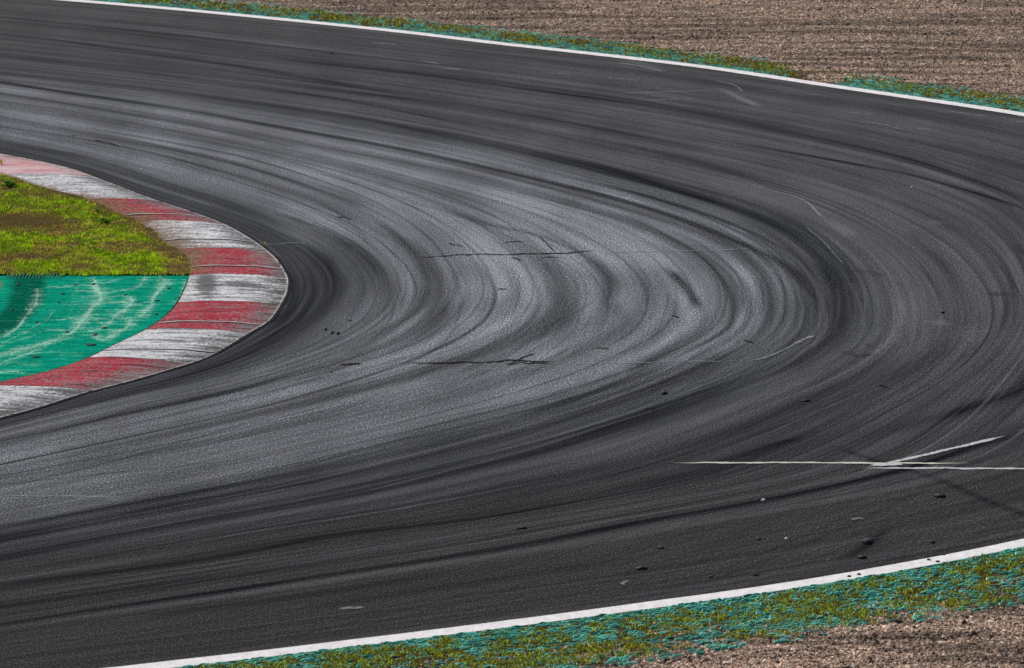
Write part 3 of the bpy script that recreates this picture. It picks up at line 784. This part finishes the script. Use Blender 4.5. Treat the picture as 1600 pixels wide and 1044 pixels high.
dry = np.clip(dry + .6 * sstep(.56, .72, cl) + .30 * sstep(.5, .62, fbm(Pq[:, 0] * 3, Pq[:, 1] * 2.2, 47, 3)), 0, 1)
keep = rng.random(len(qx)) > dry * .45
r_ = rng.random(len(qx))[:, None]
green = np.array([.09, .22, .003]) * (1 - r_) + np.array([.48, .68, .010]) * r_
green = green * (.30 + 1.6 * tuft[:, None])
yel = np.array([.62, .46, .09]) * (.6 + .6 * r_); bro = np.array([.20, .11, .05]) * (.6 + .8 * r_)
tip = np.exp(-(((qx - 280) / 34) ** 2 + ((qy - 416) / 20) ** 2))[:, None]
isbro = np.clip(brown[:, None] * 1.2 + (dedge[:, None] < .12) * .35 - tip, 0, 1)
dryc = yel * (1 - isbro) + bro * isbro
pick = (rng.random(len(qx)) < dry)[:, None]
colr = np.where(pick, dryc, green)
# sprinkle of yellow weeds
yw = (rng.random(len(qx)) < .015)[:, None]; colr = np.where(yw, np.array([.48, .40, .05]), colr)
Hh = (.018 + .035 * rng.random(len(qx)) + .035 * sstep(.5, .8, tuft)) * (1 - .45 * dry)
sel = keep
blades('grass', Pq[sel], .025, Hh[sel], rng.uniform(.2, 1.1, sel.sum()), rng.uniform(.006, .013, sel.sum()), colr[sel], bm.m,
       kind='stuff', label='short bright green grass with dry brown patches inside the kerb')

# broad-leaved weeds in the inside grass: rosettes
def weed(px, py, r, h, colr, label, n=26):
    c0 = G(px, py); Vw = []; Fw = []
    for k in range(n):
        a = rng.uniform(0, 2 * math.pi); L = r * rng.uniform(.6, 1); hh = h * rng.uniform(.4, 1); w2 = r * .13
        dx, dy = math.cos(a), math.sin(a); nx, ny = -dy * w2, dx * w2
        pts = [(0, 0, 0), (dx * L * .45 + nx, dy * L * .45 + ny, hh * .8), (dx * L, dy * L, hh), (dx * L * .45 - nx, dy * L * .45 - ny, hh * .8)]
        i = len(Vw); Vw += pts; Fw.append((i, i + 1, i + 2, i + 3))
    V_ = np.array(Vw); me = mesh_np('weed', V_, np.array(Fw), False, {'tint': np.tile(np.array([colr]), (len(V_), 1)) * rng.uniform(.7, 1.3, (len(V_), 1))})
    o = link('weed', me, bm.m, label=label, cat='weed', group='weeds in the inside grass'); o.location = (c0[0], c0[1], .03); return o
weed(12, 296, .17, .09, (.05, .13, .012), 'dark green weed clump at the left end of the inside grass')
weed(152, 336, .07, .10, (.16, .24, .05), 'pale upright weed in the grass near the upper kerb')
weed(163, 352, .12, .07, (.04, .11, .012), 'dark green weed low in the grass below the upper red stripe')
weed(412, 386, .06, .05, (.30, .30, .03), 'tiny yellow green weed growing at the kerb and tarmac edge', 14)
weed(2, 262, .05, .12, (.42, .36, .06), 'yellow flowering weed at the left edge beside the pink kerb stripe', 16)

# torn plastic net edge between the grass and the green run-off
net = MT('torn_net', .7, .1); net.color(net.mix(net.noise(20), (.005, .12, .075), (.01, .24, .16)))
Vn = []; Fn = []
for k in range(17):
    x0 = 8 + k * 5.2; a = G(x0, 437.5); b = G(x0 + 4.0, 433.5)
    dxy = (b - a); nrm = np.array([1, 0]) * .006
    for q, zz in ((a - nrm, .018), (a + nrm, .018), (b + nrm, .05), (b - nrm, .05)): Vn.append((q[0], q[1], zz))
    i = len(Vn) - 4; Fn.append((i, i + 1, i + 2, i + 3))
me = mesh_np('turf_net_edge', np.array(Vn), np.array(Fn), False)
tn = link('turf_net_edge', me, net.m, label='torn green plastic net edge between the inside grass and the green run-off', cat='turf net')
sm = tn.modifiers.new('thick', 'SOLIDIFY'); sm.thickness = .006

# ------------------------------------------------------------------ outside verges and gravel
def offs(o): return GC[7] + NOR7 * o
UOK = np.arange(NU)
m_vsoil = soil_mat('verge_soil', (.022, .015, .008), (.16, .11, .06), (.05, .05, .014), 1.3)
ov = np.linspace(.10, 1.27, 22)
Vv3 = np.zeros((NU, len(ov), 3))
for k, o in enumerate(ov): Vv3[:, k, :2] = offs(o)
Vv3[..., 2] = -.012 + .02 * fbm(Vv3[..., 0] * 5, Vv3[..., 1] * 5, 9, 3) * sstep(.1, .3, ov)[None]
Vv3, = ext_rows(Vv3)
link('verge', mesh_np('verge', Vv3.reshape(-1, 3), grid_faces(Vv3.shape[0], len(ov))), m_vsoil, kind='structure', label='strip of soil outside the white line')

gravm = MT('gravel_bed', .95, .0)
gn = gravm.noise(28, (1, .7, 1), 4, .75); gn2 = gravm.noise(4, (.3, 2.0, 1), 4, .65)
col = gravm.mix(gravm.ramp(gn, [(.3, 0.), (.68, 1.)]), (.085, .060, .046), (.42, .32, .25))
col = gravm.mix(gravm.ramp(gn2, [(.45, 0.), (.62, .7)]), col, (.16, .115, .09))
gravm.color(col); gravm.bump(gn, .04, 1.0)
def gz(x, y):
    f = fbm(x * .55, y * 2.6, 51, 3) - .5; s_ = fbm(x * 7, y * 7, 53, 2) - .5
    ridge = (fbm(x * .22 + 7, y * 1.3, 57, 2) - .5)
    return .09 * f + .035 * s_ + .07 * ridge
og = np.concatenate([np.linspace(1.22, 16, 340), np.linspace(16.3, 60, 60)])
sub = np.linspace(0, NU - 1, NU)
Vg3 = np.zeros((NU, len(og), 3))
for k, o in enumerate(og): Vg3[:, k, :2] = offs(o)
Vg3[..., 2] = -.006 + (gz(Vg3[..., 0], Vg3[..., 1])) * sstep(1.25, 2.0, og)[None]
Vg3, = ext_rows(Vg3)
link('gravel_bed', mesh_np('gravel_bed', Vg3.reshape(-1, 3), grid_faces(Vg3.shape[0], len(og))), gravm.m, kind='structure', label='raked brown gravel trap beyond the far verge')

def nearest_off(P):
    """signed outward distance from the white line, by nearest sample"""
    C_ = GC[7]; out = np.zeros(len(P)); idx = np.zeros(len(P), int)
    for i in range(0, len(P), 4000):
        q = P[i:i + 4000]; dm = ((q[:, None] - C_[None]) ** 2).sum(2); j = dm.argmin(1)
        out[i:i + 4000] = ((q - C_[j]) * NOR7[j]).sum(1); idx[i:i + 4000] = j
    return out, idx

# loose stones: every stone is a little faceted lump, the bed is one mass
octa = np.array([(1, 0, 0), (0, .9, .1), (-1, 0, .05), (0, -.9, 0), (.1, .05, .8)])
OF = np.array([(0, 1, 4), (1, 2, 4), (2, 3, 4), (3, 0, 4)])
def stones(name, P, z, size, mat, colr, **kw):
    n = len(P); a = rng.uniform(0, 6.283, n); ca, sa = np.cos(a), np.sin(a)
    b = octa[None] * (1 + rng.uniform(-.3, .3, (n, 5, 3))) * size[:, None, None]
    b[..., 0] *= rng.uniform(.8, 1.4, (n, 1)); b[..., 2] *= rng.uniform(.5, 1.0, (n, 1))
    x = b[..., 0] * ca[:, None] - b[..., 1] * sa[:, None]; y = b[..., 0] * sa[:, None] + b[..., 1] * ca[:, None]
    V = np.stack([x + P[:, 0:1], y + P[:, 1:2], b[..., 2] + z[:, None]], -1)
    F = (OF[None] + (np.arange(n) * 5)[:, None, None]).reshape(-1, 3)
    return link(name, mesh_np(name, V.reshape(-1, 3), F, False, {'tint': np.repeat(colr, 5, 0)}), mat, **kw)
sm_ = MT('gravel_stone', .95, .03); sm_.color(sm_.attr('tint', True))
def gravel_cols(n):
    r = rng.random((n, 1)); t = rng.random(n)
    c_ = np.array([.20, .145, .110]) * (1 - r) + np.array([.52, .41, .33]) * r
    c_[t < .16] = np.array([.055, .040, .034]); c_[t > .965] = np.array([.55, .50, .44])
    return c_ * rng.uniform(.75, 1.2, (n, 1))
N = 330000
qx = rng.uniform(150, 1720, N); qy = rng.uniform(-75, 165, N)
P = G(qx, qy); o_, ix = nearest_off(P)
edge = 1.12 + .22 * (fbm(P[:, 0] * 1.2, P[:, 1] * 1.2, 61, 3) - .5)
px_e, py_e = qx, qy
gap = np.exp(-((qx - 1283) / 40) ** 2) * 1.05
kp = (o_ > edge - gap - .25 * (rng.random(N) < .25)) & (o_ > .16)
P1, o1 = P[kp], o_[kp]
qx = rng.uniform(200, 1750, 100000); qy = rng.uniform(880, 1110, 100000); P = G(qx, qy); o_, ix = nearest_off(P)
edge = 1.45 + .5 * (fbm(P[:, 0] * 1.2, P[:, 1] * 1.2, 61, 3) - .5)
kp = (o_ > edge - .45 * (rng.random(len(P)) < .3)); P1 = np.vstack([P1, P[kp]]); o1 = np.concatenate([o1, o_[kp]])
z1 = np.where(o1 > 1.25, -.004 + gz(P1[:, 0], P1[:, 1]) * sstep(1.25, 2.0, o1), 0.004)
gc = gravel_cols(len(P1))
furrow = fbm(P1[:, 0] * .35, P1[:, 1] * 4.2, 71, 4)
gc *= (.50 + .70 * sstep(.36, .58, furrow))[:, None] * np.array([1.46, 1.31, 1.19])
stones('gravel', P1, z1, np.clip(rng.lognormal(-4.22, .36, len(P1)), .008, .045), sm_.m, gc, kind='stuff', label='loose brown gravel stones')

# turf grid (teal plastic cells) with grass growing through
gridm = MT('teal_plastic', .6, .2)
gridm.color(gridm.mix(gridm.geo.outputs['Random Per Island'], (.03, .25, .18), (.26, .78, .62)))
def cell_presence(qx, qy, P, o_):
    """1 where the green net still shows"""
    n_ = fbm(P[:, 0] * 2.2, P[:, 1] * 1.1, 81, 4)
    return n_
def make_grid(name, u0, u1, label, far):
    WN = 1.0 if far else 1.4
    seg = GC[7][u0:u1]; s = arclen(seg); L = s[-1]
    pitch_s, pitch_o = (.060, .050) if far else (.075, .055)
    Vn, Fn = [], []
    ns = int(L / pitch_s)
    sp = (np.arange(ns) + .5) * pitch_s
    bx = np.interp(sp, s, seg[:, 0]); by = np.interp(sp, s, seg[:, 1])
    nx = np.interp(sp, s, NOR7[u0:u1, 0]); ny = np.interp(sp, s, NOR7[u0:u1, 1])
    Vs_, Fs_ = [], []; cnt = 0
    for k in range(int((1.28 if far else 1.8) / pitch_o)):
        o = .16 + k * pitch_o
        jx = rng.normal(0, .012, ns); oo = o + rng.normal(0, .010, ns)
        x = bx + nx * oo; y = by + ny * oo
        P_ = np.stack([x, y], -1); qx, qy = pxof(x, y)
        nz = .42 * fbm(x * 2.4, y * 1.6, 81, 3) + .33 * vnoise(x * 12, y * 7, 83) + .25 * rng.random(ns)
        if far:
            th = np.interp(o, [.15, .45, .9, 1.35], [.40, .50, .56, .54])
            th = th + .5 * np.exp(-((qx - 1275) / 34) ** 2) + np.where((qx > 1150) & (qx < 1275), .03, 0) - np.where(qx > 1330, .04, 0)
        else:
            th = np.interp(o, [.15, .5, 1.0, 1.5, 1.9], [.26, .38, .43, .48, .57])
        on = (nz > th)
        on &= (qx > -300) & (qx < 1760)
        ii = np.nonzero(on)[0]
        if not len(ii): continue
        n = len(ii); tx, ty = -ny[ii], nx[ii]
        ln = pitch_s * rng.uniform(.8, 2.1, n) * .5; wv = rng.uniform(.0025, .0065, n)
        hz = rng.uniform(.006, .022, n) * (.8 if far else 1.1); tw = rng.normal(0, .35, n)
        c_, s_ = np.cos(tw), np.sin(tw)
        dx = tx * c_ - ty * s_; dy = tx * s_ + ty * c_
        # one cell wall: a curved plastic strip standing 1-3 cm proud, 3 stations
        ring = []
        for f, bend in ((-1, 0), (0, .35), (1, 0)):
            cx = x[ii] + dx * ln * f - dy * bend * ln; cy_ = y[ii] + dy * ln * f + dx * bend * ln
            for sgn in (-1, 1):
                for zz in (0, 1):
                    ring.append(np.stack([cx - dy * wv * sgn * .9, cy_ + dx * wv * sgn * .9, np.where(zz, hz * (1 if f == 0 else .75), -.01) * np.ones(n)], -1))
        Vc = np.stack(ring, 1)      # (n,12,3): per station: (-,0),(-,1),(+,0),(+,1)
        loc = []
        for a_, b_ in ((0, 4), (4, 8)):
            loc += [(a_ + 1, a_ + 3, b_ + 3, b_ + 1), (a_, a_ + 1, b_ + 1, b_), (a_ + 3, a_ + 2, b_ + 2, b_ + 3)]
        loc += [(0, 2, 3, 1), (8, 9, 11, 10)]
        Vs_.append(Vc.reshape(-1, 3)); Fs_.append((np.array(loc)[None] + (np.arange(n) * 12)[:, None, None] + cnt).reshape(-1, 4)); cnt += n * 12
    o = link(name, mesh_np(name, np.vstack(Vs_), np.vstack(Fs_), False), gridm.m, label=label, kind='stuff')
    return o
qx7, qy7 = pxof(GC[7][:, 0], GC[7][:, 1])
far_i = [i for i in range(NU) if i < NUH and -250 < qx7[i] < 1800]; near_i = [i for i in range(NU) if i > NUH and 250 < qx7[i] < 1800]
make_grid('turf_grid', far_i[0], far_i[-1], 'teal plastic turf grid along the far white line in front of the gravel', True)
make_grid('turf_grid', near_i[0], near_i[-1], 'teal plastic turf grid beside the near white line at lower right', False)

def verge_grass(N, x0, x1, y0, y1, far, label):
    qx = rng.uniform(x0, x1, N); qy = rng.uniform(y0, y1, N); P = G(qx, qy); o_, ix = nearest_off(P)
    cl = .03 * far + .55 * fbm(P[:, 0] * 3.2, P[:, 1] * 2.2, 91, 4) + .45 * vnoise(P[:, 0] * 13, P[:, 1] * 9, 92)
    wd = (1.30 if far else 1.85) + .25 * (fbm(P[:, 0] * 1.0, P[:, 1], 93, 3) - .5)
    dens = sstep(.36, .60, cl) * (1 - sstep(wd - .35, wd, o_)) * sstep(.14, .40, o_)
    if far:
        dens = dens * (1 - .85 * np.exp(-((qx - 1290) / 36) ** 2)) * np.where(qx < 1250, 1, np.clip(.3 + (qx - 1330) / 80, .3, 1))
    kp = (rng.random(N) < dens) & (o_ > .14); P = P[kp]; cl = cl[kp]; n = len(P)
    r = rng.random((n, 1)); t = rng.random(n)
    c_ = np.array([.11, .15, .006]) * (1 - r) + np.array([.48, .55, .03]) * r
    c_[t < .28] = np.array([.20, .11, .05]); c_[t > .93] = np.array([.6, .55, .2])
    c_ *= rng.uniform(.5, 1.35, (n, 1))
    H_ = rng.uniform(.015, .045, n) + .02 * sstep(.55, .7, cl)
    blades('verge_grass', P, .0, H_, rng.uniform(.3, 1.2, n), rng.uniform(.008, .018, n), c_, bm.m, kind='stuff', label=label)
verge_grass(300000, -60, 1700, -60, 175, True, 'olive grass tufts growing through the far turf grid')
verge_grass(170000, 300, 1720, 830, 1100, False, 'olive grass tufts growing through the near turf grid')

# ------------------------------------------------------------------ ground sheet to the horizon
gr = soil_mat('far_ground', (.07, .055, .03), (.16, .13, .07), (.07, .085, .025), .05)
me = mesh_np('ground', np.array([(-1200, -200, -.16), (1200, -200, -.16), (1200, 2000, -.16), (-1200, 2000, -.16)]), np.array([(0, 1, 2, 3)]), False)
link('ground', me, gr, kind='structure', label='open ground beyond the gravel')

# ------------------------------------------------------------------ rubber crumbs and stones lying about
rubm = MT('rubber_crumb', .8, .3); rubm.color(rubm.mix(rubm.noise(60), (.008, .008, .009), (.03, .029, .028)))
whm = MT('pale_stone', .85, .3); whm.color(whm.mix(whm.noise(60), (.40, .38, .34), (.70, .68, .62)))
import bmesh
def lump(name, px, py, sx, sy, h, label, cat, group, mat, z=0.0, rz=0.0, seed=0):
    b = bmesh.new(); bmesh.ops.create_icosphere(b, subdivisions=2, radius=1)
    R = random.Random(seed + int(px * 7 + py))
    for v in b.verts:
        k = 1 + .28 * math.sin(v.co.x * 5 + seed) * math.cos(v.co.y * 4 + px) + R.uniform(-.14, .14)
        v.co = Vector((v.co.x * sx * k, v.co.y * sy * k, max(v.co.z, -.35) * h * k))
    me = bpy.data.meshes.new(name); b.to_mesh(me); b.free()
    for p_ in me.polygons: p_.use_smooth = True
    o = link(name, me, mat, label=label, cat=cat, group=group)
    q = G(px, py, z); o.location = (q[0], q[1], z + .3 * h); o.rotation_euler = (0, 0, rz)
    return o
GT = 'rubber crumbs scattered on the tarmac'
for px, py, s1, s2, h, lb in [
    (1356, 848, .060, .075, .035, 'largest black rubber lump on the tarmac, above the near white line'),
    (1348, 872, .050, .045, .025, 'black rubber lump just above the near white line, below the largest lump'),
    (1003, 889, .060, .045, .022, 'flat black rubber lump left of where the near white line starts'),
    (1033, 857, .040, .035, .018, 'thin black rubber crumb right of a flat lump in the lower tarmac'),
    (816, 826, .055, .035, .018, 'double black rubber crumb between two long dark tyre marks at lower centre'),
    (1038, 615, .040, .060, .028, 'black rubber crumb on the dark bands below the lower crack'),
    (1469, 776, .070, .060, .025, 'black rubber crumb under the straight white scrape at right'),
    (1473, 489, .030, .040, .020, 'small black rubber crumb above the pale smear at right'),
    (1110, 902, .032, .030, .015, 'tiny black crumb left of the faint mark above the near white line'),
    (1180, 899, .045, .022, .014, 'flat tiny black crumb near the middle of the near white line'),
    (1260, 627, .060, .030, .016, 'flat black crumb on plain tarmac right of the lower tyre bands'),
    (1457, 848, .035, .030, .016, 'black crumb on the tarmac above the right part of the near white line'),
    (1185, 843, .030, .028, .014, 'tiny black crumb in the plain lower tarmac left of a pale stone'),
    (509, 515, .016, .060, .02, 'left tick of three black ticks near the kerb apex'),
    (519, 520, .018, .075, .02, 'middle tick of three black ticks near the kerb apex'),
    (528, 521, .020, .090, .02, 'right tick of three black ticks near the kerb apex'),
    (517, 581, .012, .060, .012, 'single black tick below the left end of the lower crack'),
    (518, 84, .035, .030, .015, 'black crumb on the far tarmac near the upper left of the bend')]:
    lump('rubber_crumb', px, py, s1, s2, h, lb, 'rubber crumb', GT, rubm.m, 0, 0, int(px))
GG = 'rubber crumbs on the green run-off'
for (cx_, cy_), s1, s2, lb in [
    ((150,135), .05, .05, 'black crumb at the upper left of the green run-off by the torn net'),
    ((630,135), .035, .05, 'black crumb on the green near the grass, left of a round one'),
    ((780,130), .030, .06, 'round black crumb on the green close below the grass'),
    ((525,213), .035, .04, 'black crumb on plain green in the upper middle of the run-off'),
    ((1045,218), .025, .05, 'black crumb inside the pale cracks of the green run-off'),
    ((1405,165), .040, .035, 'black crumb on the green nearest the upper tip by the kerb'),
    ((1310,270), .050, .02, 'flat dark sliver on the green right of the pale cracks'),
    ((1305,380), .030, .06, 'black crumb on the green beside the red kerb stripe'),
    ((790,550), .040, .09, 'rough black clump on the green below the cracks'),
    ((762,635), .100, .07, 'long black rubber strip on the green, the largest debris there'),
    ((300,740), .090, .03, 'thin dark strip low on the green at left'),
    ((305,450), .030, .05, 'black crumb on the green right of the dark green tyre band'),
    ((100,345), .030, .05, 'black crumb on the dark green tyre band'),
    ((870,495), .050, .04, 'black smudge of rubber on the green above a rough clump'),
    ((565,530), .045, .03, 'flat black crumb on the green left of the clump'),
    ((490,280), .025, .04, 'small black crumb in the middle of the green run-off')]:
    lump('rubber_crumb', cx_ / 5.333, 420 + cy_ / 5.333, s1 * .7, s2 * .8, .012, lb, 'rubber crumb', GG, rubm.m, .016, 0, int(cx_))
GP = 'pale stones thrown on the track and gravel'
for px, py, s, z, lb in [(1193, 783, .022, 0, 'small pale stone on the tarmac below the long tyre mark at lower right'),
                      (1229, 843, .020, 0, 'small pale stone on the plain tarmac above the near white line'),
                      (1159, 73, .035, .03, 'single white stone on the gravel beyond the far verge'),
                      (1425, 294, .020, 0, 'small pale stone at the right of the upper tyre marks')]:
    lump('stone', px, py, s, s, s * .9, lb, 'stone', GP, whm.m, z, .4, int(px))
GL = 'dark specks on the near white line'
for k, (px, py) in enumerate([(1327, 901), (1342, 898), (1451, 875), (1465, 878), (1366, 900), (1474, 867)]):
    lump('rubber_speck', px, py, .022, .020, .012, 'tiny dark speck of rubber on the near white line', 'rubber crumb', GL, rubm.m, .007, 0, k)
print('verts racetrack', NU * NV)
